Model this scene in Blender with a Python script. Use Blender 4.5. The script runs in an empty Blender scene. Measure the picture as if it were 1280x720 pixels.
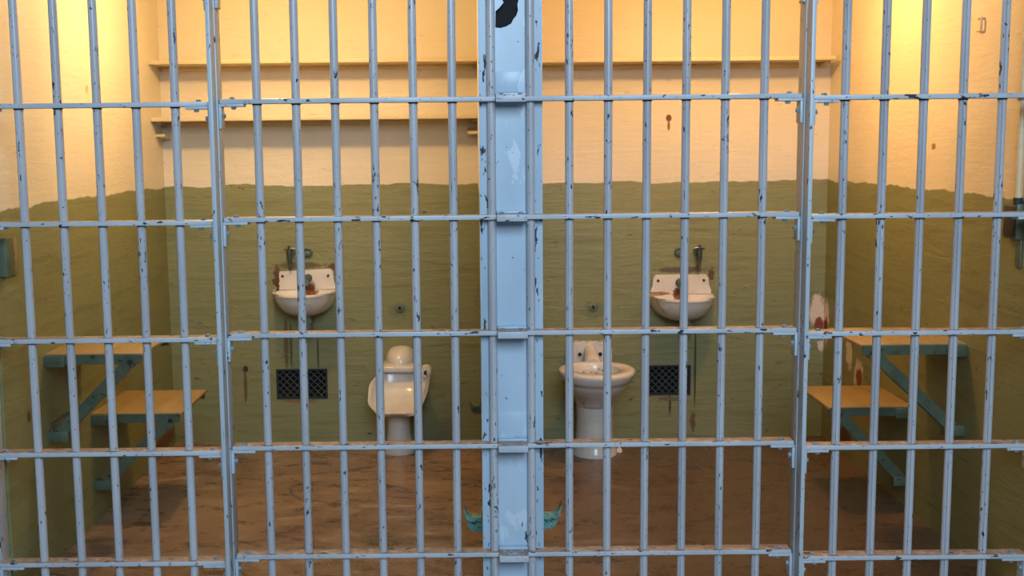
import bpy, bmesh, math, random
from mathutils import Vector, Matrix
random.seed(7)
scene = bpy.context.scene
COL = scene.collection
PI = math.pi

# ------------------------------------------------------------------ camera
cam_d = bpy.data.cameras.new('camera')
cam = bpy.data.objects.new('camera', cam_d); COL.objects.link(cam); scene.camera = cam
F_PX, PITCH, ROLL, PPX = 1444.0, 0.1226, 0.0105, 593.0
cam_d.sensor_fit = 'HORIZONTAL'; cam_d.sensor_width = 36.0
cam_d.lens = 36.0 * F_PX / 1280.0
cam_d.shift_x = (640.0 - PPX) / 1280.0
cam_d.clip_start = 0.05
fw = Vector((0, math.cos(PITCH), -math.sin(PITCH)))
up0 = Vector((0, math.sin(PITCH), math.cos(PITCH)))
rt0 = Vector((1, 0, 0))
rt = rt0 * math.cos(ROLL) - up0 * math.sin(ROLL)
up = rt0 * math.sin(ROLL) + up0 * math.cos(ROLL)
m3 = Matrix((rt, up, -fw)).transposed()
cam.matrix_world = Matrix.Translation((-0.1227, 0.0, 1.5424)) @ m3.to_4x4()

# ------------------------------------------------------------------ light
scene.view_settings.view_transform = 'Standard'
scene.view_settings.look = 'None'
scene.view_settings.gamma = 1.0
scene.view_settings.use_curve_mapping = False
scene.view_settings.exposure = 0.0

world = bpy.data.worlds.new('world'); scene.world = world
world.use_nodes = True
bgn = world.node_tree.nodes['Background']
bgn.inputs[0].default_value = (0.66, 0.82, 1.0, 1)
bgn.inputs[1].default_value = 0.05

def area_light(name, loc, target, size, size_y, energy, color):
    d = bpy.data.lights.new(name, 'AREA'); d.shape = 'RECTANGLE'
    d.size = size; d.size_y = size_y; d.energy = energy; d.color = color
    o = bpy.data.objects.new(name, d); COL.objects.link(o)
    o.location = loc
    o.rotation_euler = (Vector(target) - Vector(loc)).to_track_quat('-Z', 'Y').to_euler()
    return o
# daylight window high in the corridor wall behind the camera
area_light('corridor_window', (0.55, -1.9, 3.75), (0.0, 3.7, 1.3), 2.2, 2.6, 345.0, (0.63, 0.82, 1.0))

LAMPS = [(-1.02, 4.86, 2.28, 46.0, (1.0, 0.62, 0.25)), (1.02, 4.88, 2.28, 45.0, (1.0, 0.555, 0.19))]

# ------------------------------------------------------------------ constants
YB = 5.96                    # back wall
XL, XR = -1.71, 1.70         # side walls
YF = 3.757                   # middle bars
YL, YR = 3.730, 3.717        # side panels' bars
ZC = 2.45                    # cell ceiling
RM = [2.068, 1.690, 1.312, 0.933, 0.555, 0.182]     # middle rails
RS = [2.058, 1.682, 1.306, 0.926, 0.548, 0.172]     # side rails

# ------------------------------------------------------------------ materials
class NT:
    def __init__(s, name):
        s.mat = bpy.data.materials.new(name); s.mat.use_nodes = True
        s.t = s.mat.node_tree; s.n = s.t.nodes; s.l = s.t.links
        s.b = s.n['Principled BSDF']
        s.pos = s.n.new('ShaderNodeNewGeometry').outputs['Position']
        s.sep = None
    def link(s, a, b): s.l.new(a, b)
    def setin(s, sock, v):
        if hasattr(v, 'is_output'): s.l.new(v, sock)
        elif v is not None: sock.default_value = v
    def math(s, op, a, b=0.0, c=0.0, clamp=False):
        n = s.n.new('ShaderNodeMath'); n.operation = op; n.use_clamp = clamp
        s.setin(n.inputs[0], a); s.setin(n.inputs[1], b); s.setin(n.inputs[2], c)
        return n.outputs[0]
    def vmath(s, op, a, b=(0, 0, 0)):
        n = s.n.new('ShaderNodeVectorMath'); n.operation = op
        s.setin(n.inputs[0], a); s.setin(n.inputs[1], b)
        return n.outputs['Value'] if op in ('LENGTH', 'DISTANCE', 'DOT_PRODUCT') else n.outputs['Vector']
    def xyz(s):
        if s.sep is None:
            s.sep = s.n.new('ShaderNodeSeparateXYZ'); s.l.new(s.pos, s.sep.inputs[0])
        return s.sep.outputs
    def noise(s, scale=(1, 1, 1), detail=4.0, rough=0.55, off=(0, 0, 0), color=False, dist=0.0):
        v = s.vmath('MULTIPLY', s.vmath('ADD', s.pos, off), scale)
        n = s.n.new('ShaderNodeTexNoise'); s.l.new(v, n.inputs['Vector'])
        n.inputs['Scale'].default_value = 1.0; n.inputs['Detail'].default_value = detail
        n.inputs['Roughness'].default_value = rough; n.inputs['Distortion'].default_value = dist
        return n.outputs['Color'] if color else n.outputs['Fac']
    def step(s, v, a, b):
        n = s.n.new('ShaderNodeMapRange'); n.clamp = True
        s.setin(n.inputs['Value'], v)
        n.inputs['From Min'].default_value = a; n.inputs['From Max'].default_value = b
        return n.outputs['Result']
    def mix(s, f, a, b, mode='MIX'):
        n = s.n.new('ShaderNodeMix'); n.data_type = 'RGBA'; n.blend_type = mode
        s.setin(n.inputs[0], f)
        s.setin(n.inputs[6], a if hasattr(a, 'is_output') else tuple(a) + (1,) if len(a) == 3 else a)
        s.setin(n.inputs[7], b if hasattr(b, 'is_output') else tuple(b) + (1,) if len(b) == 3 else b)
        return n.outputs[2]
    def spot(s, centre, radii, warp, amp=0.5, soft=0.15):
        v = s.vmath('DIVIDE', s.vmath('SUBTRACT', s.pos, centre), radii)
        w = s.vmath('MULTIPLY', s.vmath('SUBTRACT', warp, (0.5, 0.5, 0.5)), (amp * 4,) * 3)
        d = s.vmath('LENGTH', s.vmath('ADD', v, w))
        return s.step(d, 1.0 + soft, 1.0 - soft)
    def bump(s, h, strength=0.3, dist=0.01):
        n = s.n.new('ShaderNodeBump'); n.inputs['Strength'].default_value = strength
        n.inputs['Distance'].default_value = dist; s.l.new(h, n.inputs['Height'])
        s.l.new(n.outputs[0], s.b.inputs['Normal'])
    def out(s, col, rough=0.6, metal=0.0, spec=None):
        s.setin(s.b.inputs['Base Color'], col if hasattr(col, 'is_output') else tuple(col) + (1,))
        s.setin(s.b.inputs['Roughness'], rough); s.b.inputs['Metallic'].default_value = metal
        if spec is not None: s.b.inputs['Specular IOR Level'].default_value = spec
        return s.mat

def wall_material(name, spots=(), relief=0.35, green=(0.222, 0.218, 0.094)):
    t = NT(name); P = t.xyz()
    big = t.noise((1.6, 1.6, 1.6), 3); fine = t.noise((14, 14, 30), 5, 0.6)
    streak = t.noise((2.5, 2.5, 26), 5, 0.6, dist=0.4)
    edge = t.noise((5, 5, 2), 3, off=(3, 1, 0))
    zed = t.math('ADD', P[2], t.math('MULTIPLY', t.math('SUBTRACT', edge, 0.5), 0.055))
    isgreen = t.step(zed, 1.352, 1.346)
    cream = t.mix(t.step(big, 0.3, 0.75), (0.62, 0.565, 0.45), (0.70, 0.64, 0.53))
    cream = t.mix(t.step(fine, 0.64, 0.78), cream, (0.50, 0.44, 0.33))
    g2 = tuple(c * 0.78 for c in green)
    gcol = t.mix(t.step(big, 0.35, 0.7), green, (green[0] * 0.9, green[1] * 1.02, green[2] * 1.15))
    gcol = t.mix(t.step(streak, 0.52, 0.68), gcol, g2)
    gcol = t.mix(t.step(fine, 0.66, 0.74), gcol, (0.06, 0.055, 0.03))
    col = t.mix(isgreen, cream, gcol)
    warp = t.noise((26, 26, 26), 6, 0.75, color=True)
    for (c, r, colr, amp) in spots:
        col = t.mix(t.spot(c, r, warp, amp), col, colr)
    rel = t.math('ADD', t.math('MULTIPLY', streak, 0.8), t.math('MULTIPLY', fine, 0.5))
    cr = t.noise((3, 3, 9), 2, off=(9, 2, 4), dist=0.6)
    crack = t.step(t.math('ABSOLUTE', t.math('SUBTRACT', cr, 0.5)), 0.0, 0.012)
    rel = t.math('ADD', rel, t.math('MULTIPLY', crack, 0.12))
    t.bump(rel, relief, 0.010)
    return t.out(col, t.mix(isgreen, (0.7, 0.7, 0.7), (0.5, 0.5, 0.5)))

RUST = (0.105, 0.047, 0.018)
WHITE = (0.62, 0.52, 0.44); RED = (0.22, 0.045, 0.025); BLK = (0.03, 0.02, 0.015)
back_spots = [
    ((-1.148, YB, 0.885), (0.016, 0.2, 0.050), RUST, 0.8), ((-1.158, YB, 0.850), (0.014, 0.2, 0.022), RUST, 0.8), ((-0.850, YB, 0.925), (0.035, 0.2, 0.016), RUST, 0.8), ((-0.835, YB, 0.885), (0.012, 0.2, 0.03), RUST, 0.8),
    ((-1.02, YB, 0.935), (0.12, 0.2, 0.018), (0.10, 0.09, 0.05), 0.4),
    ((1.108, YB, 0.868), (0.020, 0.2, 0.034), RUST, 0.8), ((0.95, YB, 0.892), (0.13, 0.2, 0.016), (0.10, 0.08, 0.045), 0.4),
    ((-1.327, YB, 0.392), (0.014, 0.2, 0.018), BLK, 0.25), ((-1.33, YB, 0.30), (0.009, 0.2, 0.085), (0.13, 0.07, 0.03), 0.2),
    ((0.879, YB, 1.672), (0.014, 0.2, 0.018), (0.14, 0.05, 0.015), 0.25), ((0.879, YB, 1.635), (0.007, 0.2, 0.025), (0.25, 0.12, 0.04), 0.2),
    ((-1.11, YB, 0.53), (0.012, 0.2, 0.13), (0.13, 0.085, 0.025), 0.18), ((-1.085, YB, 0.52), (0.008, 0.2, 0.12), (0.09, 0.08, 0.03), 0.18),
    ((-0.945, YB, 0.47), (0.005, 0.2, 0.09), (0.06, 0.05, 0.03), 0.15),
    ((1.03, YB, 0.38), (0.006, 0.2, 0.22), (0.07, 0.05, 0.02), 0.12), ((0.90, YB, 0.18), (0.007, 0.2, 0.06), (0.06, 0.05, 0.03), 0.15),
    ((1.665, YB, 0.665), (0.040, 0.2, 0.085), WHITE, 0.55), ((1.672, YB, 0.60), (0.024, 0.2, 0.035), RED, 0.5),
    ((1.69, YB, 0.50), (0.022, 0.2, 0.045), WHITE, 0.5),
    ((0.50, YB, 0.685), (0.055, 0.2, 0.045), (0.15, 0.175, 0.085), 0.7), ((-0.515, YB, 0.69), (0.05, 0.2, 0.04), (0.16, 0.18, 0.09), 0.7),
    ((-1.06, YB, 0.215), (0.09, 0.2, 0.010), (0.24, 0.14, 0.075), 0.8), ((0.9, YB, 0.21), (0.09, 0.2, 0.012), (0.14, 0.11, 0.065), 0.8),
    ((1.02, YB, 0.09), (0.015, 0.2, 0.05), (0.15, 0.07, 0.035), 0.8),
]
right_spots = [
    ((XR, 5.55, 0.515), (0.2, 0.05, 0.065), WHITE, 0.55), ((XR, 5.40, 0.43), (0.2, 0.065, 0.075), WHITE, 0.5),
    ((XR, 5.39, 0.42), (0.2, 0.045, 0.055), RED, 0.45), ((XR, 5.92, 0.62), (0.2, 0.04, 0.10), WHITE, 0.5), ((XR, 5.93, 0.59), (0.2, 0.03, 0.05), RED, 0.5),
    ((XR, 5.30, 0.28), (0.2, 0.05, 0.05), (0.34, 0.16, 0.07), 0.5), ((XR, 5.6, 0.10), (0.2, 0.12, 0.04), RUST, 0.6),
    ((XR, 4.33, 0.10), (0.2, 0.03, 0.03), BLK, 0.6), ((XR, 4.60, 1.52), (0.2, 0.02, 0.012), (0.3, 0.16, 0.06), 0.4),
]
left_spots = [
    ((XL, 4.82, 1.79), (0.2, 0.02, 0.02), (0.5, 0.36, 0.2), 0.5), ((XL, 4.02, 0.60), (0.2, 0.02, 0.02), (0.10, 0.06, 0.03), 0.5),
    ((XL, 5.75, 0.06), (0.2, 0.2, 0.04), (0.14, 0.06, 0.025), 0.6),
]
M_back = wall_material('wall_paint_back', back_spots, 0.42)
M_left = wall_material('wall_paint_left', left_spots)
M_right = wall_material('wall_paint_right', right_spots)
M_wall = wall_material('wall_paint_plain')

def floor_material():
    t = NT('worn_concrete_floor')
    big = t.noise((1.1, 1.5, 1), 4, 0.6); mid = t.noise((5, 9, 1), 6, 0.65, off=(4, 2, 0)); fine = t.noise((40, 60, 1), 4, 0.6)
    col = t.mix(t.step(big, 0.35, 0.65), (0.255, 0.168, 0.114), (0.165, 0.110, 0.076))
    col = t.mix(t.step(mid, 0.51, 0.66), col, (0.32, 0.23, 0.165))
    col = t.mix(t.step(mid, 0.45, 0.33), col, (0.085, 0.062, 0.045))
    col = t.mix(t.math('MULTIPLY', t.step(fine, 0.62, 0.72), 0.6), col, (0.05, 0.035, 0.025))
    col = t.mix(t.step(t.noise((22, 30, 1), 3, off=(1, 7, 0)), 0.72, 0.76), col, (0.42, 0.34, 0.26))
    rc = t.math('ADD', t.xyz()[0], t.math('MULTIPLY', t.math('SUBTRACT', big, 0.5), 0.5))   # darker floor tone towards the right cell
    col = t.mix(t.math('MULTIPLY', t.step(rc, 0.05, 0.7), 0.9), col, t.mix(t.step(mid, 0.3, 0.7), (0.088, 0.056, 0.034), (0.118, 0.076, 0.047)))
    ck = t.noise((1.3, 1.3, 1), 3, off=(2, 5, 0), dist=0.8)
    crack = t.step(t.math('ABSOLUTE', t.math('SUBTRACT', ck, 0.5)), 0.004, 0.0)
    col = t.mix(t.math('MULTIPLY', crack, 0.7), col, (0.05, 0.03, 0.02))
    t.bump(t.math('ADD', t.math('MULTIPLY', mid, 0.6), t.math('MULTIPLY', fine, 0.4)), 0.4, 0.008)
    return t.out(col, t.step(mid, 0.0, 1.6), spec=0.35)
M_floor = floor_material()

def chipped(name, base, base2, chip=(0.022, 0.028, 0.034), thr=0.63, scale=(85, 85, 34), rough=0.34, light=None, dust_lamp_tint=None, specks=0.69):
    t = NT(name)
    var = t.noise((6, 6, 2.2), 3); n = t.noise(scale, 3, 0.55); dens = t.noise((9, 9, 3.5), 2, off=(5, 5, 5))
    m = t.math('ADD', n, t.math('MULTIPLY', t.math('SUBTRACT', dens, 0.5), 0.30))
    col = t.mix(t.step(var, 0.35, 0.65), base, base2)
    if light: col = t.mix(t.step(t.noise((10, 10, 5), 4, off=(8, 3, 1), dist=0.5), 0.60, 0.63), col, light)
    if dust_lamp_tint:                                   # dusty brown plus warm lamplight painted into upward faces
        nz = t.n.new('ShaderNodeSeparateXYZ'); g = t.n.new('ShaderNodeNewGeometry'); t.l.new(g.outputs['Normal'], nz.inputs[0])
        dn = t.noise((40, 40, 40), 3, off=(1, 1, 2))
        col = t.mix(t.math('MULTIPLY', t.step(nz.outputs[2], 0.6, 0.9), t.step(dn, 0.25, 0.5)), col, dust_lamp_tint)
    c = t.step(m, thr, thr + 0.03)
    fine = t.step(t.noise(tuple(1.9 * q for q in scale), 2, 0.5, off=(3, 3, 1)), specks, specks + 0.03)
    c = t.math('MAXIMUM', c, t.math('MULTIPLY', fine, 0.85))
    col = t.mix(c, col, chip)
    t.bump(t.math('SUBTRACT', t.math('MULTIPLY', var, 0.3), c), 0.35, 0.002)
    return t.out(col, t.math('ADD', t.math('MULTIPLY', c, 0.3), rough))
M_bar = chipped('blue_grey_bar_paint', (0.495, 0.507, 0.545), (0.405, 0.416, 0.45), thr=0.66, rough=0.27)
M_rail = chipped('blue_grey_rail_paint', (0.500, 0.549, 0.610), (0.427, 0.470, 0.525), scale=(30, 60, 70), thr=0.64, rough=0.4, dust_lamp_tint=(0.31, 0.225, 0.185))
M_post = chipped('blue_grey_post_paint', (0.488, 0.555, 0.610), (0.427, 0.488, 0.549), scale=(60, 60, 22), thr=0.66, rough=0.38)
M_pillar = chipped('pillar_paint', (0.451, 0.573, 0.695), (0.378, 0.488, 0.598), scale=(34, 34, 24), thr=0.73, rough=0.36, specks=0.73, light=(0.53, 0.64, 0.75))
M_flange = chipped('pillar_flange_paint', (0.403, 0.525, 0.647), (0.317, 0.427, 0.525), scale=(60, 60, 20), thr=0.62, rough=0.4)
M_bolt = chipped('bolt_paint', (0.26, 0.33, 0.38), (0.18, 0.23, 0.27), thr=0.6, scale=(140, 140, 140))

def plain(name, base, base2, rough=0.5, scale=(20, 20, 20), metal=0.0, bump=0.15, chip=None, thr=0.64):
    t = NT(name); n = t.noise(scale, 4, 0.6)
    col = t.mix(t.step(n, 0.35, 0.68), base, base2)
    if chip: col = t.mix(t.step(t.noise(tuple(2.2 * c for c in scale), 3, off=(2, 9, 4)), thr, thr + 0.04), col, chip)
    t.bump(n, bump, 0.003)
    return t.out(col, rough, metal)
M_green = plain('green_steel_paint', (0.094, 0.128, 0.088), (0.070, 0.098, 0.066), 0.45, chip=(0.03, 0.04, 0.035))
M_teal = plain('verdigris_paint', (0.17, 0.42, 0.41), (0.11, 0.29, 0.28), 0.5, (45, 45, 45), chip=(0.05, 0.06, 0.05), thr=0.58)
M_board = plain('tan_board', (0.33, 0.23, 0.10), (0.27, 0.18, 0.073), 0.5, (30, 4, 8), chip=(0.2, 0.11, 0.05), thr=0.66)
M_shelf = plain('shelf_cream_paint', (0.66, 0.56, 0.38), (0.56, 0.46, 0.29), 0.6, (4, 20, 30), chip=(0.4, 0.28, 0.14), thr=0.67)
M_chrome = plain('dull_chrome', (0.26, 0.27, 0.24), (0.16, 0.17, 0.15), 0.3, (60, 60, 60), 0.9)
M_patina = plain('patina_brass', (0.10, 0.15, 0.12), (0.06, 0.08, 0.065), 0.5, (60, 60, 60), 0.3)
M_dark = plain('dark_iron', (0.012, 0.016, 0.018), (0.02, 0.024, 0.026), 0.7)
M_wire = plain('vent_wire', (0.07, 0.085, 0.09), (0.04, 0.05, 0.055), 0.5)
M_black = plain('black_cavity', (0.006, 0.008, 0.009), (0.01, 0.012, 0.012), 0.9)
M_pipe = plain('painted_pipe', (0.17, 0.20, 0.15), (0.12, 0.15, 0.11), 0.5)
M_escut = plain('escutcheon_green', (0.13, 0.165, 0.09), (0.09, 0.12, 0.07), 0.5)
M_rusty = plain('rusty_metal', (0.13, 0.045, 0.018), (0.07, 0.03, 0.016), 0.8, (50, 50, 50))
M_beige = plain('beige_plate', (0.26, 0.22, 0.12), (0.22, 0.19, 0.10), 0.5)
M_concrete = plain('corridor_concrete', (0.24, 0.23, 0.22), (0.19, 0.185, 0.18), 0.55, (4, 4, 4))
M_header = plain('header_paint', (0.42, 0.45, 0.46), (0.38, 0.41, 0.42), 0.5, (4, 4, 4))
M_lampw = plain('lamp_white', (0.7, 0.68, 0.62), (0.65, 0.62, 0.56), 0.4)

def porcelain(name, rustspots=()):
    t = NT(name); n = t.noise((9, 9, 9), 3); fine = t.noise((70, 70, 50), 3)
    col = t.mix(t.step(n, 0.35, 0.7), (0.68, 0.645, 0.615), (0.60, 0.565, 0.53))
    col = t.mix(t.math('MULTIPLY', t.step(fine, 0.62, 0.72), 0.5), col, (0.40, 0.33, 0.27))
    warp = t.noise((30, 30, 30), 4, 0.6, color=True)
    for (c, r, colr) in rustspots: col = t.mix(t.spot(c, r, warp, 0.5), col, colr)
    return t.out(col, 0.16, spec=0.5)
M_por_sl = porcelain('sink_porcelain', [((-1.142, 5.93, 0.86), (0.012, 0.1, 0.06), RUST), ((-0.965, 5.88, 0.80), (0.035, 0.08, 0.06), (0.2, 0.07, 0.025)), ((-0.86, 5.92, 0.93), (0.05, 0.1, 0.012), RUST)])
M_por_sr = porcelain('sink_porcelain_stained', [((1.115, 5.93, 0.87), (0.02, 0.1, 0.03), RUST), ((0.925, 5.90, 0.775), (0.022, 0.06, 0.04), (0.2, 0.09, 0.04)), ((0.82, 5.9, 0.775), (0.06, 0.1, 0.008), (0.35, 0.22, 0.12))])
M_por_t = porcelain('toilet_porcelain', [((0.476, 5.70, 0.33), (0.12, 0.16, 0.07), (0.16, 0.10, 0.05))])
M_por_b = porcelain('broken_toilet_porcelain')

# ------------------------------------------------------------------ mesh helpers
WL = {}
def box(bm, x0, x1, y0, y1, z0, z1, bev=0.0):
    if x0 > x1: x0, x1 = x1, x0
    vs = [bm.verts.new((x, y, z)) for x in (x0, x1) for y in (y0, y1) for z in (z0, z1)]
    fs = [bm.faces.new([vs[i] for i in q]) for q in ((0, 1, 3, 2), (4, 6, 7, 5), (0, 4, 5, 1), (2, 3, 7, 6), (0, 2, 6, 4), (1, 5, 7, 3))]
    if bev:
        es = list({e for f in fs for e in f.edges})
        bmesh.ops.bevel(bm, geom=es, offset=bev, segments=2, affect='EDGES', profile=0.5)
    return bm
def loft(bm, rings, cap0=True, cap1=True, closed=True):
    rv = [[bm.verts.new(p) for p in r] for r in rings]
    n = len(rv[0])
    for a, b in zip(rv[:-1], rv[1:]):
        for i in range(n if closed else n - 1):
            j = (i + 1) % n
            bm.faces.new((a[i], a[j], b[j], b[i]))
    if cap0: bm.faces.new(list(reversed(rv[0])))
    if cap1: bm.faces.new(rv[-1])
    return rv
def tube(bm, pts, r, n=10, caps=True):
    pts = [Vector(p) for p in pts]; rings = []
    rr = r if isinstance(r, (list, tuple)) else [r] * len(pts)
    t0 = (pts[1] - pts[0]).normalized()
    a = Vector((0, 0, 1)) if abs(t0.z) < 0.9 else Vector((1, 0, 0))
    u = t0.cross(a).normalized()
    for i, p in enumerate(pts):
        t = (pts[min(i + 1, len(pts) - 1)] - pts[max(i - 1, 0)]).normalized()
        u = (u - t * u.dot(t)).normalized(); v = t.cross(u)
        rings.append([p + (u * math.cos(2 * PI * k / n) + v * math.sin(2 * PI * k / n)) * rr[i] for k in range(n)])
    loft(bm, rings, caps, caps)
def disc(bm, c, axis, r, h, n=16, bev=0.0):
    c = Vector(c); ax = Vector(axis).normalized()
    if bev: tube(bm, [c, c + ax * (h - bev), c + ax * h], [r, r, r - bev], n)
    else: tube(bm, [c, c + ax * h], r, n)
def prism(bm, poly, fn, d0, d1):
    a = [bm.verts.new(fn(p[0], p[1], d0)) for p in poly]; b = [bm.verts.new(fn(p[0], p[1], d1)) for p in poly]
    n = len(poly)
    for i in range(n):
        j = (i + 1) % n; bm.faces.new((a[i], a[j], b[j], b[i]))
    bm.faces.new(list(reversed(a))); bm.faces.new(b)
def beam(bm, p, q, wdir, w, ddir, d):
    """flat bar from p to q; w across wdir (both sides), d along ddir (one side)"""
    p, q = Vector(p), Vector(q); t = (q - p).normalized()
    wd = Vector(wdir); wd = (wd - t * wd.dot(t)).normalized() * w * 0.5
    dd = Vector(ddir) * d
    ra = [p - wd, p + wd, p + wd + dd, p - wd + dd]; rb = [q - wd, q + wd, q + wd + dd, q - wd + dd]
    loft(bm, [ra, rb])
def mesh(name, bm, mat, smooth=True, ang=35):
    bmesh.ops.recalc_face_normals(bm, faces=bm.faces[:])
    me = bpy.data.meshes.new(name); bm.to_mesh(me); bm.free()
    me.materials.append(mat)
    if smooth:
        me.shade_smooth(); me.set_sharp_from_angle(angle=math.radians(ang))
    return me
def obj(name, bm_or_mesh, mat=None, parent=None, loc=(0, 0, 0), smooth=True, ang=35):
    me = bm_or_mesh if isinstance(bm_or_mesh, bpy.types.Mesh) else mesh(name, bm_or_mesh, mat, smooth, ang)
    o = bpy.data.objects.new(name, me); COL.objects.link(o)
    loc = Vector(loc); WL[o.name] = loc.copy()
    if parent is not None:
        o.parent = parent; o.location = loc - WL[parent.name]
    else: o.location = loc
    return o
def thing(name, label, cat, loc, group=None):
    o = bpy.data.objects.new(name, None); COL.objects.link(o)
    o.empty_display_size = 0.1; o.location = loc; WL[o.name] = Vector(loc)
    tag(o, label, cat, group); return o
def tag(o, label, cat, group=None):
    o['label'] = label; o['category'] = cat
    if group: o['group'] = group
    return o
def struct(name, bm, mat, label, cat, parent=None, smooth=False):
    o = obj(name, bm, mat, parent, smooth=smooth); o['kind'] = 'structure'
    if parent is None: o['label'] = label; o['category'] = cat
    return o
B = bmesh.new

# ------------------------------------------------------------------ the setting
struct('floor', box(B(), -1.95, 1.95, 3.66, 6.3, -0.2, 0.0), M_floor, 'brown worn concrete floor inside both cells', 'floor')
struct('floor_corridor', box(B(), -7, 7, -4.0, 3.66, -0.2, -0.004), M_concrete, 'grey concrete corridor floor in front of the cell bars', 'floor')
struct('ceiling', box(B(), -1.95, 1.95, 3.70, 6.3, ZC, ZC + 0.25), M_wall, 'cream painted ceiling slab over both cells', 'ceiling')
# back wall with two vent openings
bm = B()
xs = [-1.95, -1.167, -0.899, 0.770, 1.007, 1.95]; zs = [0.0, 0.231, 0.390, ZC]
def quad(*p): bm.faces.new([bm.verts.new(q) for q in p])
for i in range(5):
    for k in range(3):
        x0, x1, z0, z1 = xs[i], xs[i + 1], zs[k], zs[k + 1]
        if k == 1 and i in (1, 3):
            d = YB + 0.14
            quad((x0, YB, z0), (x0, d, z0), (x0, d, z1), (x0, YB, z1)); quad((x1, YB, z0), (x1, YB, z1), (x1, d, z1), (x1, d, z0))
            quad((x0, YB, z0), (x1, YB, z0), (x1, d, z0), (x0, d, z0)); quad((x0, YB, z1), (x0, d, z1), (x1, d, z1), (x1, YB, z1))
        else: quad((x0, YB, z0), (x1, YB, z0), (x1, YB, z1), (x0, YB, z1))
bmesh.ops.remove_doubles(bm, verts=bm.verts[:], dist=1e-5)
box(bm, -1.95, 1.95, YB + 0.14, YB + 0.30, 0.0, ZC)
struct('wall_back', bm, M_back, 'back wall of the cells, cream above and olive green below', 'wall')
struct('wall_left', box(B(), XL - 0.24, XL, 3.81, 6.1, 0.0, ZC), M_left, 'left side wall, cream above and olive green below', 'wall')
struct('wall_right', box(B(), XR, XR + 0.25, 3.64, 6.1, 0.0, ZC), M_right, 'right side wall, cream above and olive green with peeling paint below', 'wall')
struct('wall_centre', box(B(), -0.098, 0.098, 3.80, YB, 0.0, ZC), M_wall, 'partition wall between the two cells behind the steel pillar', 'wall')
struct('trim_1', box(B(), -1.95, 1.95, 3.62, 3.86, 2.36, ZC + 0.3, 0.01), M_header, 'painted steel header beam above the bars', 'trim')
struct('trim_2', box(B(), -1.95, 1.95, 3.68, 3.82, -0.002, 0.035, 0.004), M_header, 'painted steel sill under the bars', 'trim')
struct('trim_3', box(B(), -1.95, -1.735, 3.74, 3.81, 0.0, 2.37), M_header, 'steel cover plate on the left outer wall end', 'trim')
struct('trim_4', box(B(), 1.712, 1.95, 3.62, 3.6395, 0.0, 2.37), M_header, 'steel cover plate on the right outer wall end', 'trim')

struct('wall_front_left', box(B(), -6.0, -1.95, 3.74, 6.1, 0.0, 3.4), M_header, 'plain painted cell block wall left of the cells', 'wall')
struct('wall_front_right', box(B(), 1.95, 6.0, 3.64, 6.1, 0.0, 3.4), M_header, 'plain painted cell block wall right of the cells', 'wall')
struct('wall_front_top', box(B(), -1.95, 1.95, 3.70, 6.1, ZC + 0.3, 3.4), M_header, 'plain painted cell block wall above the cells', 'wall')

# ------------------------------------------------------------------ bars
RB = 0.0136; ZT = 2.37; ZB0 = 0.0
def bar_mesh():
    # round bar stock with a narrow rolled groove along its length
    bm = B(); g = math.radians(-112); hw = math.radians(9)
    ring = [(RB - 0.0042, g)] + [(RB, g + hw + (2 * PI - 2 * hw) * k / 20) for k in range(21)]
    ring = [(r * math.cos(a), r * math.sin(a)) for r, a in ring]
    loft(bm, [[Vector((x, y, z)) for x, y in ring] for z in (0.02, 1.1, ZT)])
    return mesh('bar', bm, M_bar, True, 30)
BAR = bar_mesh()
def rail_mesh(x0, x1):
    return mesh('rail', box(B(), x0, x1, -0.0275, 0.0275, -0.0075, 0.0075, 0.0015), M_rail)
def gap_ring_mesh():
    bm = B(); tube(bm, [(0, 0, -0.0115), (0, 0, -0.007)], RB + 0.0022, 14); return mesh('gap_ring', bm, M_dark)  # dark ring added for the black gap around each bar hole
GAP_RING = gap_ring_mesh()
PANELS = []
def bar_panel(label, xs, y, rails, x0, x1):
    t = thing('bar_panel', label, 'bars', ((x0 + x1) / 2, y, 0.02), 'barred panels of the cell fronts')
    rm = rail_mesh(x0, x1)
    for z in rails:
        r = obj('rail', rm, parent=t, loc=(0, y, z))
        for x in xs: obj('gap_ring', GAP_RING, parent=r, loc=(x, y, z))
    for x in xs: obj('bar', BAR, parent=t, loc=(x, y, 0))
    return t
PANELS.append(bar_panel('five-bar steel panel at the far left, in front of the left desk', [-1.571 + 0.125 * i for i in range(5)], YL, RS, -1.711, -0.9545))
PANELS.append(bar_panel('six-bar steel panel between left post and central pillar', [-(6.5 - i) * 0.1254 for i in range(6)], YF, RM, -0.929, -0.049))
PANELS.append(bar_panel('six-bar steel panel between central pillar and right post', [(1.5 + i) * 0.1254 for i in range(6)], YF, RM, 0.049, 0.929))
PANELS.append(bar_panel('five-bar steel panel at the far right, in front of the right desk', [1.0622 + 0.125 * i for i in range(5)], YR, RS, 0.9535, 1.699))

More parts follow.
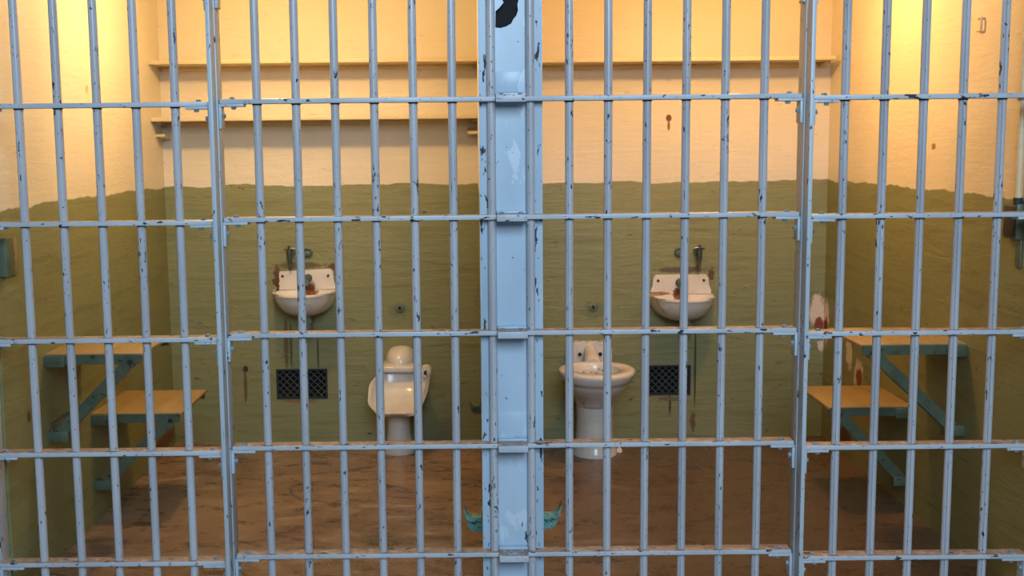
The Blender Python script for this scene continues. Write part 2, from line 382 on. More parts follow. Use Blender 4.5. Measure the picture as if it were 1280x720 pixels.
# ------------------------------------------------------------------ posts with angle brackets
def bracket_mesh(s):
    bm = B(); box(bm, 0, s * 0.080, -0.026, 0.022, -0.0085, 0.0, 0.0012); box(bm, 0, s * 0.0085, -0.026, 0.022, -0.078, -0.0085, 0.0012)
    return mesh('bracket', bm, M_post)
def bolt_mesh(axis, h=0.007, r=0.0085):
    bm = B(); disc(bm, (0, 0, 0), axis, r, h, 6, 0.002); return mesh('bolt', bm, M_bolt, True, 25)
BK = {1: bracket_mesh(1), -1: bracket_mesh(-1)}
BOLT = {'up': bolt_mesh((0, 0, 1)), 'down': bolt_mesh((0, 0, -1), 0.009), 1: bolt_mesh((1, 0, 0), 0.010), -1: bolt_mesh((-1, 0, 0), 0.010), 'front': bolt_mesh((0, -1, 0), 0.006, 0.007)}
def steel_post(label, x0, x1, sides):
    """x0..x1 thickness, sides: list of (sign, face x, y, rails, panel)"""
    t = thing('steel_post', label, 'post', ((x0 + x1) / 2, 3.73, 0.0), 'flat steel posts of the cell fronts')
    obj('post_bar', box(B(), x0, x1, 3.665, 3.722, 0.035, 2.37, 0.0015), M_post, t)
    e = 0.003
    obj('rear_plate', box(B(), x0 - e, x1 + e, 3.7225, 3.795, 0.035, 2.37, 0.0015), M_post, t)
    for s, fx, y, rails, panel in sides:
        for z in rails:
            b = obj('bracket', BK[s], parent=PANELS[panel], loc=(fx, y, z - 0.0076))   # bolted to the rail
            obj('bolt', BOLT['up'], parent=b, loc=(fx + s * 0.040, y - 0.006, z + 0.0074))
            obj('bolt', BOLT['down'], parent=b, loc=(fx + s * 0.046, y - 0.012, z - 0.016))
            obj('bolt', BOLT[s], parent=b, loc=(fx + s * 0.0084, y - 0.008, z - 0.045))
steel_post('flat steel post between the left and middle-left panels', -0.951, -0.937, [(-1, -0.9545, YL, RS, 0), (1, -0.9335, YF, RM, 1)])
steel_post('flat steel post between the middle-right and right panels', 0.937, 0.950, [(-1, 0.9335, YF, RM, 2), (1, 0.9535, YR, RS, 3)])
steel_post('steel post at the left edge of the photo, beside the wall outlet', -1.729, -1.716, [(1, -1.7125, YL, RS, 0)])

# angle brackets that tie the right-hand panel to the wall
for z in RS:
    b = obj('bracket', BK[-1], parent=PANELS[3], loc=(1.6995, YR, z - 0.0076))
    obj('bolt', BOLT['up'], parent=b, loc=(1.6595, YR - 0.006, z + 0.0074)); obj('bolt', BOLT['down'], parent=b, loc=(1.6535, YR - 0.012, z - 0.016)); obj('bolt', BOLT[-1], parent=b, loc=(1.691, YR - 0.008, z - 0.045))

# ------------------------------------------------------------------ central pillar
pil = thing('cell_pillar', 'wide pale blue steel pillar with a ragged hole, between the two cells', 'pillar', (0, 3.76, 0.0))
bm = B()
def fill_plate(bm, outer, holes, y0, y1):
    es = []; loops = []
    for lp in [outer] + holes:
        vs = [bm.verts.new((p[0], y0, p[1])) for p in lp]; loops.append(vs)
        es += [bm.edges.new((vs[i], vs[(i + 1) % len(vs)])) for i in range(len(vs))]
    bmesh.ops.triangle_fill(bm, use_beauty=True, edges=es)
    ret = bmesh.ops.extrude_face_region(bm, geom=bm.faces[:])
    bmesh.ops.translate(bm, vec=(0, y1 - y0, 0), verts=[v for v in ret['geom'] if isinstance(v, bmesh.types.BMVert)])
hole = [(-0.047, 1.917), (-0.030, 1.915), (-0.012, 1.920), (0.004, 1.929), (0.011, 1.943), (0.020, 1.953), (0.026, 1.970), (0.024, 1.988), (0.030, 2.010), (0.024, 2.045), (0.005, 2.062), (-0.020, 2.058), (-0.034, 2.040), (-0.028, 2.012), (-0.020, 1.995), (-0.034, 1.978), (-0.046, 1.968)]
fill_plate(bm, [(-0.0505, 0.035), (0.0505, 0.035), (0.0505, 2.37), (-0.0505, 2.37)], [hole], 3.772, 3.778)
obj('face_plate', bm, M_pillar, pil, smooth=False)
bm = B(); box(bm, -0.05, 0.05, 3.795, 3.799, 0.04, 2.36); obj('cavity_back', bm, M_black, pil)
for x in (-0.0627, 0.0627): obj('bar', BAR, parent=pil, loc=(x, 3.757, 0))
for s in (-1, 1):
    bm = B(); rnd = random.Random(3 + s)
    n = 46; poly = []                       # outer edge slightly ragged
    for i in range(n + 1):
        z = 0.035 + (2.37 - 0.035) * i / n
        poly.append((s * (0.1005 + rnd.uniform(-0.0012, 0.0010)), z))
    poly += [(s * 0.068, 2.37), (s * 0.068, 0.035)]
    prism(bm, poly, lambda a, b, d: (a, d, b), 3.770, 3.776)
    obj('flange', bm, M_flange, pil, smooth=False)
    bm = B(); box(bm, s * 0.0985, s * 0.1025, 3.772, 3.84, 0.035, 2.37); obj('side_strip', bm, M_pillar, pil)
    bm = B(); box(bm, s * 0.0485, s * 0.0545, 3.765, 3.780, 0.035, 2.37, 0.001); obj('edge_strip', bm, M_flange, pil)
for i, z in enumerate(RM):
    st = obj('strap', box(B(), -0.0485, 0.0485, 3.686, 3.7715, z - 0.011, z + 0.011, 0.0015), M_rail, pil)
    obj('weld_ledge', box(B(), -0.048, 0.048, 3.745, 3.7715, z + 0.011, z + 0.019, 0.002), M_pillar, st)
    for bx in (-0.031, 0.029):
        obj('bolt', BOLT['up'], parent=st, loc=(bx, 3.722, z + 0.0108))
obj('patch_plate', box(B(), -0.0475, 0.0475, 3.769, 3.773, 1.712, 1.778, 0.001), M_pillar, pil)
obj('patch_plate', box(B(), -0.0475, 0.0475, 3.769, 3.773, 0.578, 0.660, 0.001), M_pillar, pil)

# ------------------------------------------------------------------ shelves
def shelf(label, x0, x1, z, cleats):
    t = thing('wall_shelf', label, 'shelf', ((x0 + x1) / 2, YB, z), 'wooden shelves on the back wall')
    obj('board', box(B(), x0, x1, 5.755, YB, z, z + 0.021, 0.003), M_shelf, t)
    obj('back_cleat', box(B(), x0 + 0.02, x1 - 0.02, YB - 0.018, YB, z - 0.022, z, 0.002), M_shelf, t)
    for (cx0, cx1, dz, tilt) in cleats:
        bm = B(); y0, y1 = 5.785, YB - 0.02
        prism(bm, [(y0 + 0.05, z - dz), (y1, z - dz - tilt), (y1, z - dz - 0.013 - tilt), (y0 + 0.05, z - dz - 0.013)], lambda a, b, d: (d, a, b), cx0, cx1)
        obj('end_cleat', bm, M_shelf, t, smooth=False)
shelf('upper wooden shelf of the left cell, above a second shelf', XL, -0.098, 1.953, [])
shelf('lower wooden shelf of the left cell on small end cleats', XL, -0.098, 1.676, [(XL, XL + 0.022, 0.0, 0.0), (XL, XL + 0.045, 0.060, 0.012), (-0.120, -0.098, 0.0, 0.0), (-0.148, -0.098, 0.062, -0.02)])
shelf('single wooden shelf of the right cell', 0.098, 1.662, 1.942, [(1.640, 1.662, 0.0, 0.012)])

# ------------------------------------------------------------------ sinks
def sink(label, cx, zr, mat, bs_slant, mirror):
    t = thing('wall_sink', label, 'sink', (cx, YB, zr - 0.13), 'porcelain sinks on the back wall')
    a, b, n = 0.168, 0.27, 40
    def dsh(sx, sy, z):
        out = []
        for k in range(n):
            ph = 2 * PI * k / n; c, s_ = math.cos(ph), math.sin(ph)
            cc = math.copysign(abs(c) ** 0.85, c)
            y = -b * sy * (s_ ** 0.9) if s_ > 0 else 0.0
            out.append(Vector((cx + a * sx * cc, YB + y, z)))
        return out
    def ell(sx, sy, z):
        return [Vector((cx + a * sx * math.cos(2 * PI * k / n), YB - 0.53 * b - 0.40 * b * sy * math.sin(2 * PI * k / n), z)) for k in range(n)]
    bm = B()
    rings = [dsh(0.25, 0.42, zr - 0.125), dsh(0.50, 0.58, zr - 0.120), dsh(0.70, 0.74, zr - 0.102), dsh(0.84, 0.87, zr - 0.076), dsh(0.92, 0.945, zr - 0.044), dsh(0.96, 0.975, zr - 0.020),
             dsh(0.965, 0.98, zr - 0.016), dsh(1.0, 1.0, zr - 0.013), dsh(1.01, 1.005, zr - 0.005), dsh(0.995, 0.995, zr),
             ell(0.92, 1.04, zr), ell(0.88, 0.99, zr - 0.008), ell(0.82, 0.92, zr - 0.04), ell(0.68, 0.78, zr - 0.075), ell(0.40, 0.5, zr - 0.095), ell(0.12, 0.16, zr - 0.10)]
    loft(bm, rings); obj('basin', bm, mat, t, ang=50)
    bm = B(); h = 0.105; w = 0.146; s = bs_slant
    poly = [(-0.160, 0.0), (0.160, 0.0), (0.152, 0.02), (w, 0.05), (w - 0.004, h - 0.015 + s), (w - 0.016, h + s), (-w + 0.016, h - s), (-w + 0.004, h - 0.015 - s), (-w, 0.05), (-0.152, 0.02)]
    prism(bm, poly, lambda x, z, d: (cx + x, d, zr - 0.004 + z), YB - 0.032, YB - 0.001)
    bmesh.ops.bevel(bm, geom=[e for e in bm.edges if all(abs(v.co.y - (YB - 0.032)) < 1e-4 for v in e.verts)], offset=0.006, segments=2, affect='EDGES')
    bs = obj('backsplash', bm, mat, t, ang=40)
    for sx in (-1, 1):
        bm = B(); disc(bm, (cx + sx * 0.118, YB - 0.031, zr + 0.072), (0, -1, 0), 0.0075, 0.006, 8, 0.002); obj('bolt', bm, M_rusty, bs)
    fx = cx + (0.015 if not mirror else -0.008)
    bm = B(); disc(bm, (fx, YB - 0.031, zr + 0.062), (0, -1, 0), 0.021, 0.022, 18, 0.006); fa = obj('faucet', bm, M_patina, t)
    bm = B(); tube(bm, [(fx, YB - 0.05, zr + 0.056), (fx, YB - 0.075, zr + 0.045), (fx, YB - 0.085, zr + 0.025)], [0.011, 0.010, 0.008], 10); obj('spout', bm, M_patina, fa)
    bm = B()
    for dx in (-0.013, 0.008, 0.025): tube(bm, [(fx + dx, YB - 0.034, zr + 0.024), (fx + dx, YB - 0.036, zr - 0.002)], 0.0055, 8)
    obj('overflow_slot', bm, M_rusty, bs)
    bm = B(); px = cx + 0.02
    tube(bm, [(px, YB - 0.13, zr - 0.115), (px, YB - 0.13, zr - 0.175), (px, YB - 0.12, zr - 0.205), (px, YB - 0.095, zr - 0.215), (px, YB - 0.065, zr - 0.200), (px, YB - 0.05, zr - 0.180), (px, YB - 0.03, zr - 0.170), (px, YB, zr - 0.168)], 0.017, 12)
    dp = obj('drain_pipe', bm, M_pipe, t)
    bm = B(); tube(bm, [(px, YB - 0.13, zr - 0.16), (px, YB - 0.13, zr - 0.135)], 0.023, 8); obj('pipe_nut', bm, M_pipe, dp)
    return t
sink('cream porcelain sink with rusty backsplash in the left cell', -0.995, 0.812, M_por_sl, 0.006, False)
sink('cream porcelain sink in the right cell above a dark vent', 0.945, 0.768, M_por_sr, 0.0, True)

def wall_tap(label, x, z, s):
    t = thing('wall_tap', label, 'tap', (x, YB, z - 0.05), 'taps above the sinks')
    bm = B(); disc(bm, (x, YB, z + 0.012), (0, -1, 0), 0.024, 0.008, 18, 0.003); obj('flange', bm, M_patina, t)
    bm = B(); tube(bm, [(x, YB, z + 0.012), (x, YB - 0.05, z + 0.012)], 0.010, 12); obj('valve_body', bm, M_patina, t)
    bm = B(); tube(bm, [(x, YB - 0.05, z + 0.030), (x, YB - 0.05, z - 0.005), (x, YB - 0.052, z - 0.03), (x, YB - 0.053, z - 0.062)], [0.016, 0.014, 0.010, 0.008], 12); obj('spout', bm, M_chrome, t)
    bm = B(); tube(bm, [(x - 0.028, YB - 0.05, z + 0.036), (x - 0.01, YB - 0.05, z + 0.039), (x + 0.01, YB - 0.05, z + 0.039), (x + 0.028, YB - 0.05, z + 0.036)], [0.006, 0.008, 0.008, 0.006], 10)
    tube(bm, [(x, YB - 0.05, z + 0.03), (x, YB - 0.05, z + 0.052)], 0.009, 10); obj('handle', bm, M_chrome, t)
wall_tap('small metal tap on the wall above the left sink', -1.07, 0.990, 1)
wall_tap('small metal tap on the wall above the right sink', 1.035, 0.972, -1)
def pipe_collar(label, x, z):
    t = thing('pipe_collar', label, 'pipe fitting', (x, YB, z), 'pipe collars above the sinks')
    bm = B(); n, m_ = 22, 8; R, r = 0.021, 0.006
    rings = []
    for i in range(n + 1):
        a = 2 * PI * i / n
        rings.append([Vector((x + (R + r * math.cos(2 * PI * k / m_)) * math.cos(a), YB - 0.008 + r * math.sin(2 * PI * k / m_), z + (R + r * math.cos(2 * PI * k / m_)) * math.sin(a))) for k in range(m_)])
    loft(bm, rings, False, False); bmesh.ops.remove_doubles(bm, verts=bm.verts[:], dist=1e-5); obj('ring', bm, M_patina, t)
    bm = B(); disc(bm, (x, YB, z), (0, -1, 0), 0.019, 0.004, 18); pl = obj('plate', bm, M_pipe, t)
    bm = B(); disc(bm, (x, YB - 0.004, z - 0.012), (0, -1, 0), 0.008, 0.016, 10, 0.003); obj('stub', bm, M_patina, pl)
pipe_collar('round green pipe collar beside the tap over the left sink', -0.985, 1.003)
pipe_collar('round dark pipe collar beside the tap over the right sink', 0.940, 0.985)

def wall_plug(label, x, z):
    t = thing('flush_valve', label, 'pipe fitting', (x, YB, z), 'flush valve stubs above the toilets')
    bm = B(); tube(bm, [(x, YB, z), (x, YB - 0.003, z), (x, YB - 0.006, z)], [0.028, 0.027, 0.018], 20); obj('escutcheon', bm, M_escut, t)
    bm = B(); tube(bm, [(x, YB - 0.006, z), (x, YB - 0.014, z)], [0.010, 0.009], 14); s_ = obj('stub', bm, M_patina, t)
    bm = B(); disc(bm, (x, YB - 0.0135, z + 0.001), (0, -1, 0), 0.007, 0.002, 10); obj('bore', bm, M_black, s_)
wall_plug('round flush valve stub on the wall above the broken toilet', -0.513, 0.708)
wall_plug('round flush valve stub on the wall above the whole toilet', 0.495, 0.702)

# ------------------------------------------------------------------ vents
def vent(label, x0, x1, z0, z1, M_w):
    t = thing('vent_grille', label, 'vent', ((x0 + x1) / 2, YB, z0), 'wall vents below the sinks')
    bm = B(); f = 0.010
    for b_ in ((x0, x1, z0, z0 + f), (x0, x1, z1 - f, z1), (x0, x0 + f, z0 + f, z1 - f), (x1 - f, x1, z0 + f, z1 - f)):
        box(bm, b_[0], b_[1], YB - 0.004, YB + 0.012, b_[2], b_[3])
    obj('frame', bm, M_dark, t, smooth=False)
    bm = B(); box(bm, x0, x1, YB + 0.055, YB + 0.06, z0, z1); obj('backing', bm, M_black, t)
    bm = B(); sp = 0.036; r = 0.0030
    for d in (1, -1):
        k = -20
        while k < 40:
            c = k * sp; k += 1
            pts = []
            # line: (x-x0) = c + d*(z-z0)
            for z in (z0 + f, z1 - f):
                pts.append((x0 + c + d * (z - z0), z))
            (xa, za), (xb, zb) = pts
            lo, hi = x0 + f, x1 - f
            if max(xa, xb) < lo or min(xa, xb) > hi: continue
            def clip(xa, za, xb, zb):
                if xa < lo: za += (lo - xa) / (xb - xa) * (zb - za); xa = lo
                elif xa > hi: za += (hi - xa) / (xb - xa) * (zb - za); xa = hi
                return xa, za
            A = clip(xa, za, xb, zb); Bp = clip(xb, zb, xa, za)
            if abs(A[0] - Bp[0]) < 0.004: continue
            tube(bm, [(A[0], YB + 0.006 + 0.002 * d, A[1]), (Bp[0], YB + 0.006 + 0.002 * d, Bp[1])], r, 5)
    obj('lattice', bm, M_w, t)
vent('black diamond-mesh vent under the left sink', -1.167, -0.899, 0.231, 0.390, M_wire)
vent('black diamond-mesh vent under the right sink', 0.770, 1.007, 0.231, 0.390, M_wire)

# ------------------------------------------------------------------ whole toilet (right cell)
def ering(cx, cy, a, b, z, n=36, p=1.0):
    out = []
    for k in range(n):
        ph = 2 * PI * k / n; c, s_ = math.cos(ph), math.sin(ph)
        out.append(Vector((cx + a * math.copysign(abs(c) ** p, c), cy + b * math.copysign(abs(s_) ** p, s_), z)))
    return out
cx = 0.474
t = thing('toilet', 'whole white porcelain toilet without seat in the right cell', 'toilet', (cx, 5.66, 0.0))
bm = B()
rings = [ering(cx, 5.662, 0.094, 0.102, 0.245), ering(cx, 5.650, 0.098, 0.108, 0.268), ering(cx, 5.635, 0.108, 0.124, 0.295), ering(cx, 5.618, 0.126, 0.148, 0.322), ering(cx, 5.602, 0.145, 0.170, 0.350), ering(cx, 5.592, 0.154, 0.182, 0.376),
         ering(cx, 5.590, 0.157, 0.185, 0.388), ering(cx, 5.588, 0.166, 0.192, 0.392), ering(cx, 5.585, 0.176, 0.200, 0.408), ering(cx, 5.585, 0.186, 0.207, 0.424), ering(cx, 5.585, 0.189, 0.210, 0.436), ering(cx, 5.585, 0.186, 0.207, 0.446), ering(cx, 5.585, 0.178, 0.198, 0.450),
         ering(cx, 5.585, 0.130, 0.140, 0.450), ering(cx, 5.585, 0.122, 0.132, 0.440), ering(cx, 5.585, 0.122, 0.132, 0.41), ering(cx, 5.60, 0.100, 0.110, 0.36), ering(cx, 5.62, 0.05, 0.055, 0.31)]
loft(bm, rings); obj('bowl', bm, M_por_t, t, ang=60)
bm = B()
rings = [ering(cx, 5.675, 0.112, 0.122, 0.0), ering(cx, 5.675, 0.112, 0.122, 0.018), ering(cx, 5.675, 0.104, 0.114, 0.032), ering(cx, 5.675, 0.097, 0.106, 0.06), ering(cx, 5.672, 0.092, 0.100, 0.12), ering(cx, 5.668, 0.091, 0.100, 0.19), ering(cx, 5.660, 0.094, 0.103, 0.245), ering(cx, 5.655, 0.095, 0.104, 0.262)]
loft(bm, rings); ped = obj('pedestal', bm, M_por_t, t, ang=60)
for sx in (-1, 1):
    bm = B(); tube(bm, [(cx + sx * 0.126, 5.69, 0.0), (cx + sx * 0.126, 5.69, 0.014), (cx + sx * 0.126, 5.69, 0.024)], [0.017, 0.015, 0.006], 12); obj('floor_bolt', bm, M_por_t, ped)
bm = B(); w = 0.112
poly = [(-w, 0.37), (w, 0.37), (w + 0.004, 0.44), (w + 0.002, 0.49), (w - 0.014, 0.516), (w - 0.04, 0.526), (0.03, 0.523), (0, 0.527), (-0.03, 0.523), (-w + 0.04, 0.526), (-w + 0.014, 0.516), (-w - 0.002, 0.49), (-w - 0.004, 0.44)]
prism(bm, poly, lambda x, z, d: (cx + x, d, z), YB - 0.05, YB)
bmesh.ops.bevel(bm, geom=[e for e in bm.edges if all(abs(v.co.y - (YB - 0.05)) < 1e-4 for v in e.verts)], offset=0.010, segments=3, affect='EDGES')
bp = obj('back_plate', bm, M_por_t, t, ang=45)
for sx in (-1, 1):
    bm = B(); disc(bm, (cx + sx * 0.053, YB - 0.049, 0.462), (0, -1, 0), 0.010, 0.012, 8, 0.003); obj('bolt', bm, M_dark, bp)
bm = B()
tube(bm, [(cx, YB - 0.03, 0.485), (cx, YB - 0.06, 0.484), (cx, YB - 0.095, 0.472), (cx, YB - 0.14, 0.452), (cx, YB - 0.20, 0.425)], [0.026, 0.030, 0.034, 0.040, 0.046], 18); obj('flush_horn', bm, M_por_t, t, ang=60)
bm = B()   # body between bowl and wall
loft(bm, [[Vector((cx + 0.100 * math.cos(a_), y, 0.335 + 0.085 * math.sin(a_))) for a_ in [2 * PI * k / 24 for k in range(24)]] for y in (5.68, 5.80, YB - 0.03)]); obj('rear_body', bm, M_por_t, t, ang=60)

# ------------------------------------------------------------------ broken toilet (left cell)
cx = -0.512
t = thing('toilet', 'broken white porcelain toilet with an open scooped bowl in the left cell', 'toilet', (cx, 5.74, 0.0))
path = [(5.810, 0.408), (5.806, 0.385), (5.795, 0.350), (5.775, 0.315), (5.745, 0.285), (5.700, 0.262), (5.650, 0.247), (5.600, 0.238), (5.572, 0.236)]
def pth(v):
    x = v * (len(path) - 1); i = min(int(x), len(path) - 2); f_ = x - i
    return [path[i][k] * (1 - f_) + path[i + 1][k] * f_ for k in (0, 1)]
bm = B(); NU, NV = 28, 20; th = 0.016
def surf(u, v, off):
    y, z = pth(v)
    a = abs(u); sg = 1 if u > 0 else -1
    hw = 0.084 * math.sqrt(1 - 0.80 * (max(0, v - 0.66) / 0.34) ** 2.4)
    ext = 1.0
    if sg < 0: ext = 0.12 + 0.50 * math.exp(-((v - 0.46) / 0.27) ** 4)
    else: ext = 0.95 - 0.85 * min(1, max(0, (v - 0.12) / 0.62))
    if a < 0.5: x = hw * a / 0.5; fwd = 0.010 * (a / 0.5) ** 4
    else:
        q = (a - 0.5) / 0.5 * ext
        x = hw + 0.062 * math.sin(q * PI / 2); fwd = 0.010 + 0.085 * (1 - math.cos(q * PI / 2)) + 0.01 * q
    rise = 0.03 * ((a - 0.5) / 0.5) ** 2 * ext if a > 0.5 else 0
    # offset backwards / outwards for thickness
    return Vector((cx + sg * (x + off * (0.2 + 0.8 * a)), y - fwd + off * (1.1 - 0.7 * a), z + rise - off * (0.3 + 0.7 * v)))
g0 = [[bm.verts.new(surf(-1 + 2 * i / NU, j / NV, 0)) for i in range(NU + 1)] for j in range(NV + 1)]
g1 = [[bm.verts.new(surf(-1 + 2 * i / NU, j / NV, th)) for i in range(NU + 1)] for j in range(NV + 1)]
for j in range(NV):
    for i in range(NU):
        bm.faces.new((g0[j][i], g0[j][i + 1], g0[j + 1][i + 1], g0[j + 1][i])); bm.faces.new((g1[j][i], g1[j + 1][i], g1[j + 1][i + 1], g1[j][i + 1]))
for j in range(NV):
    for i in (0, NU): bm.faces.new((g0[j][i], g0[j + 1][i], g1[j + 1][i], g1[j][i]))
for i in range(NU):
    for j in (0, NV): bm.faces.new((g0[j][i], g0[j][i + 1], g1[j][i + 1], g1[j][i]))
bmesh.ops.bevel(bm, geom=[e for e in bm.edges if e.is_valid and len(e.link_faces) == 2 and e.calc_face_angle(0) > 1.0], offset=0.005, segments=2, affect='EDGES')
obj('scoop_bowl', bm, M_por_b, t, ang=60)
bm = B()   # rear body carrying the bowl
loft(bm, [[Vector((cx + 0.088 * sc * math.copysign(abs(math.cos(a_)) ** 0.7, math.cos(a_)), y, 0.325 + 0.085 * sc * math.copysign(abs(math.sin(a_)) ** 0.7, math.sin(a_)))) for a_ in [2 * PI * k / 24 for k in range(24)]] for y, sc in ((5.830, 0.86), (5.86, 1.0), (YB, 1.05))]); obj('rear_body', bm, M_por_b, t, ang=60)
bm = B(); box(bm, cx - 0.090, cx + 0.088, 5.765, YB, 0.402, 0.434, 0.008); obj('ledge', bm, M_por_b, t, ang=50)
bm = B(); rings = []
for k in range(9):
    a_ = k / 8 * PI / 2
    z = 0.430 + 0.080 * math.sin(a_); r = 0.080 * (math.cos(a_) ** 0.72) + 0.002
    rings.append([Vector((cx + 0.004 + r * math.cos(PI * q / 20 + PI), min(YB, YB - 0.005 + 0.135 * (r / 0.08) * math.sin(PI * q / 20 + PI)), z)) for q in range(21)])
loft(bm, rings); obj('hood', bm, M_por_b, t, ang=60)
bm = B()
loft(bm, [ering(cx, 5.745, 0.078, 0.088, 0.0), ering(cx, 5.745, 0.078, 0.088, 0.02), ering(cx, 5.745, 0.066, 0.076, 0.045), ering(cx - 0.002, 5.745, 0.058, 0.070, 0.10), ering(cx - 0.002, 5.75, 0.056, 0.070, 0.18), ering(cx, 5.76, 0.062, 0.08, 0.255)])
ped = obj('pedestal', bm, M_por_b, t, ang=60)
bm = B(); prism(bm, [(-0.021, 0.046), (0.020, 0.046), (0.013, 0.062), (0.003, 0.072), (-0.007, 0.066)], lambda x, z, d: (cx + 0.032 + x, d, z), 5.664, 5.70); obj('break_hole', bm, M_dark, ped)
bm = B(); tube(bm, [(-0.372, 5.735, 0.408), (-0.372, 5.722, 0.409)], 0.011, 10); obj('bolt_hole', bm, M_dark, t)
bm = B(); tube(bm, [(-0.372, 5.80, 0.405), (-0.372, 5.735, 0.408)], [0.034, 0.026], 14); obj('side_lug', bm, M_por_b, t)

# ------------------------------------------------------------------ wall desks and seats
def wall_table(name, label, cat, s, xw, depth, y0, y1, z, zb, group, dxf=0.0):
    """s=+1: hangs on the left wall and points right; s=-1 mirrored. Brace down to zb."""
    t = thing(name, label, cat, (xw, (y0 + y1) / 2, zb), group)
    X = lambda d: xw + s * d
    bm = B(); box(bm, X(0.0), X(depth), y0 + 0.004, y1, z - 0.013, z, 0.002); obj('board', bm, M_board, t)
    bm = B(); box(bm, X(0.0), X(depth - 0.008), y0, y0 + 0.006, z - 0.040, z - 0.004, 0.001); box(bm, X(0.0), X(depth - 0.008), y0 + 0.006, y0 + 0.04, z - 0.018, z - 0.0131)
    fr = obj('front_angle', bm, M_green, t, smooth=False)
    bm = B(); box(bm, X(0.0), X(depth - 0.008), y1 - 0.010, y1 - 0.004, z - 0.040, z - 0.0131); obj('back_angle', bm, M_green, t, smooth=False)
    bm = B(); box(bm, X(0.0), X(0.075), y0 - 0.007, y0, z - 0.048, z - 0.006, 0.001); lug = obj('wall_lug', bm, M_green, t)
    for d in (0.055,):
        bm = B(); disc(bm, (X(d), y0 - 0.0065, z - 0.027), (0, -1, 0), 0.008, 0.005, 8, 0.002); obj('bolt', bm, M_green, lug)
    p = Vector((X(depth - 0.045), y0 - 0.001, z - 0.030)); q = Vector((X(0.045), y0 - 0.001, zb + 0.012))
    bm = B(); beam(bm, p, q, (0, 0, 1), 0.042, (0, -1, 0), 0.006)
    tdir = (q - p).normalized(); nrm = Vector((tdir.z, 0, -tdir.x)); nrm = nrm if nrm.z < 0 else -nrm
    beam(bm, p + nrm * 0.018, q + nrm * 0.018, tuple(nrm), 0.006, (0, 1, 0), 0.040)
    br = obj('brace', bm, M_green, t, smooth=False)
    bm = B(); disc(bm, (p.x, y0 - 0.007, p.z), (0, -1, 0), 0.010, 0.006, 8, 0.002); obj('bolt', bm, M_dark, br)
    mid = p.lerp(q, 0.55); bm = B(); disc(bm, (mid.x, y0 - 0.007, mid.z), (0, -1, 0), 0.010, 0.005, 8, 0.002); obj('bolt', bm, M_green, br)
    bm = B(); box(bm, X(0.0), X(0.075), y0 - 0.010, y0 + 0.030, zb - 0.022, zb + 0.018, 0.002); obj('foot_block', bm, M_green, t)
    return t, X
GD, GS = 'desks hinged on the side walls', 'stools hinged on the side walls'
tl, X = wall_table('wall_desk', 'tan desk board with green steel brace on the left wall', 'desk', 1, XL, 0.362, 4.195, 4.60, 0.796, 0.488, GD)
bm = B(); tube(bm, [(X(0.012), 4.192, 0.50), (X(0.02), 4.190, 0.535), (X(0.06), 4.187, 0.565), (X(0.10), 4.185, 0.585), (X(0.12), 4.184, 0.60)], 0.006, 8); obj('hook_rod', bm, M_chrome, tl)
wall_table('fold_down_stool', 'lower tan stool board with green steel brace on the left wall', 'stool', 1, XL, 0.372, 4.672, 5.13, 0.460, 0.160, GS)
wall_table('wall_desk', 'tan desk board with green steel brace on the right wall', 'desk', -1, XR, 0.395, 4.218, 4.62, 0.796, 0.470, GD)
wall_table('fold_down_stool', 'lower tan stool board with green steel brace on the right wall', 'stool', -1, XR, 0.355, 4.71, 5.14, 0.446, 0.130, GS)

# ------------------------------------------------------------------ bunk brackets on the partition
def bunk_bracket(label, s, y, z, sc, reach, mat):
    x0 = s * 0.098
    t = thing('bunk_bracket', label, 'bracket', (x0, y, z), 'bunk brackets on the partition wall')
    X = lambda d: x0 + s * d * sc
    bm = B(); box(bm, x0, X(0.008), y - 0.03 * sc, y + 0.03 * sc, z, z + 0.085 * sc, 0.001); obj('wall_plate', bm, mat, t)
    bm = B(); poly = [(0.0, 0.036), (reach * 0.86, 0.036), (reach * 0.83, 0.018), (reach * 0.72, 0.003), (reach * 0.55, -0.006), (0.0, -0.006)]
    prism(bm, poly, lambda a, b, d: (X(a), d, z + b * sc), y - 0.004, y + 0.004); obj('web', bm, mat, t, smooth=False)
    bm = B(); rings = []
    for a, b, w in [(0.0, 0.045, 0.007), (reach * 0.6, 0.044, 0.008), (reach * 0.80, 0.050, 0.010), (reach * 0.93, 0.062, 0.011), (reach * 0.985, 0.080, 0.008), (reach, 0.094, 0.004)]:
        rings.append([Vector((X(a), y - 0.022 * sc, z + (b - w) * sc)), Vector((X(a), y + 0.022 * sc, z + (b - w) * sc)), Vector((X(a), y + 0.022 * sc, z + (b + w) * sc)), Vector((X(a), y - 0.022 * sc, z + (b + w) * sc))])
    loft(bm, rings); obj('hook_arm', bm, mat, t, smooth=False)
bunk_bracket('teal bunk bracket low on the left side of the central partition', -1, 4.10, 0.143, 1.0, 0.070, M_teal)
bunk_bracket('teal bunk bracket low on the right side of the central partition', 1, 4.10, 0.150, 1.0, 0.088, M_teal)
bunk_bracket('dark green bunk bracket far back on the left side of the partition', -1, 5.30, 0.300, 0.7, 0.080, M_green)

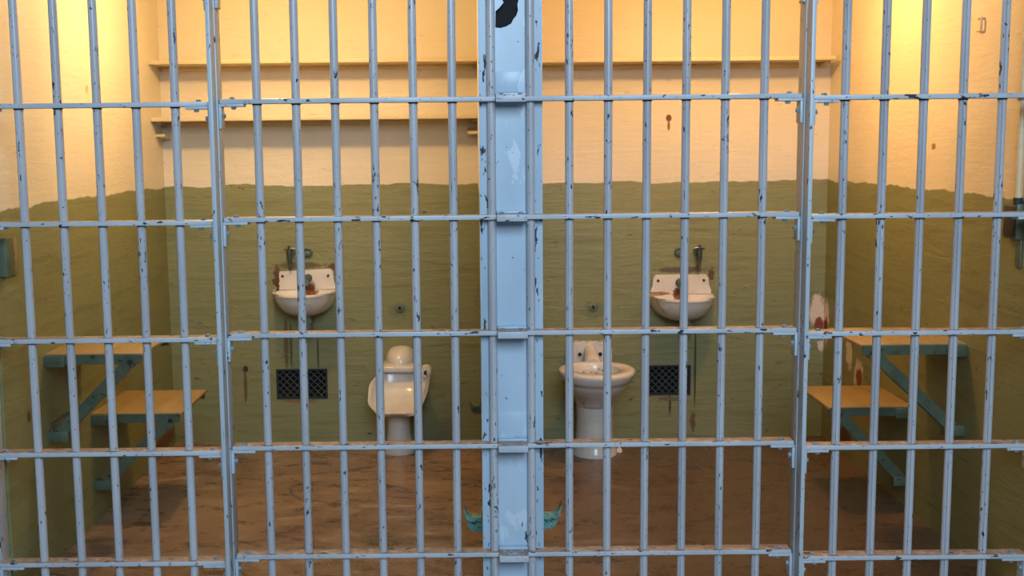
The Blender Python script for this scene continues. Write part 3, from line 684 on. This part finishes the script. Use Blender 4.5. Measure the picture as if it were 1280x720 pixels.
# ------------------------------------------------------------------ small wall fittings
t = thing('wall_outlet', 'teal and beige outlet box on the left wall', 'outlet', (XL, 3.92, 1.12))
obj('outlet_box', box(B(), XL, XL + 0.030, 3.835, 3.900, 1.123, 1.252, 0.003), M_green, t)
pl = obj('cover_plate', box(B(), XL, XL + 0.007, 3.904, 3.985, 1.118, 1.245, 0.003), M_beige, t)
for z in (1.190, 1.160): obj('slot', box(B(), XL + 0.0068, XL + 0.008, 3.935, 3.955, z - 0.009, z + 0.009), M_dark, pl)
t = thing('junction_box', 'dark green junction box with conduit on the right wall', 'electrical box', (XR, 3.88, 1.21))
bx_ = obj('box_body', box(B(), XR - 0.022, XR, 3.825, 3.925, 1.213, 1.332, 0.004), M_green, t)
obj('cover', box(B(), XR - 0.027, XR - 0.022, 3.835, 3.915, 1.222, 1.322, 0.002), M_dark, bx_)
bm = B(); tube(bm, [(XR - 0.014, 3.842, 1.33), (XR - 0.014, 3.842, 2.2)], 0.010, 10); cd = obj('conduit', bm, M_shelf, t)
bm = B(); tube(bm, [(XR - 0.014, 3.842, 1.330), (XR - 0.014, 3.842, 1.352)], 0.016, 8); obj('conduit_nut', bm, M_dark, cd)
obj('lower_plate', box(B(), XR - 0.006, XR, 3.825, 3.862, 1.12, 1.213, 0.001), M_green, t)
bm = B(); x = XR - 0.010; y = 4.19
tube(bm, [(XR, y + 0.034, 1.975), (x, y + 0.030, 1.976), (x, y + 0.004, 1.977), (x, y, 1.972), (x, y, 1.935), (x, y + 0.004, 1.930), (x, y + 0.030, 1.931), (XR, y + 0.034, 1.932)], 0.0042, 8)
tag(obj('wall_staple', bm, M_shelf), 'small cream wire staple high on the right wall', 'staple')

# ------------------------------------------------------------------ cell lamps (just above the picture)
for i, (lx, ly, lz, en, lcol) in enumerate(LAMPS):
    side = ('left', 'right')[i]
    t = thing('ceiling_lamp', 'bare bulb holder on the ceiling of the %s cell' % side, 'lamp', (lx, ly, ZC), 'ceiling lamps of the cells')
    bm = B(); tube(bm, [(lx, ly, ZC), (lx, ly, ZC - 0.02), (lx, ly, ZC - 0.035)], [0.06, 0.058, 0.03], 18); obj('ceiling_rose', bm, M_lampw, t)
    bm = B(); tube(bm, [(lx, ly, ZC - 0.03), (lx, ly, lz + 0.07)], [0.022, 0.02], 14); obj('socket', bm, M_lampw, t)
    d = bpy.data.lights.new('bulb_light', 'POINT'); d.energy = en; d.color = lcol; d.shadow_soft_size = 0.045
    lo = bpy.data.objects.new('bulb_light', d); COL.objects.link(lo); lo.parent = t; lo.location = (0, 0, lz - ZC)
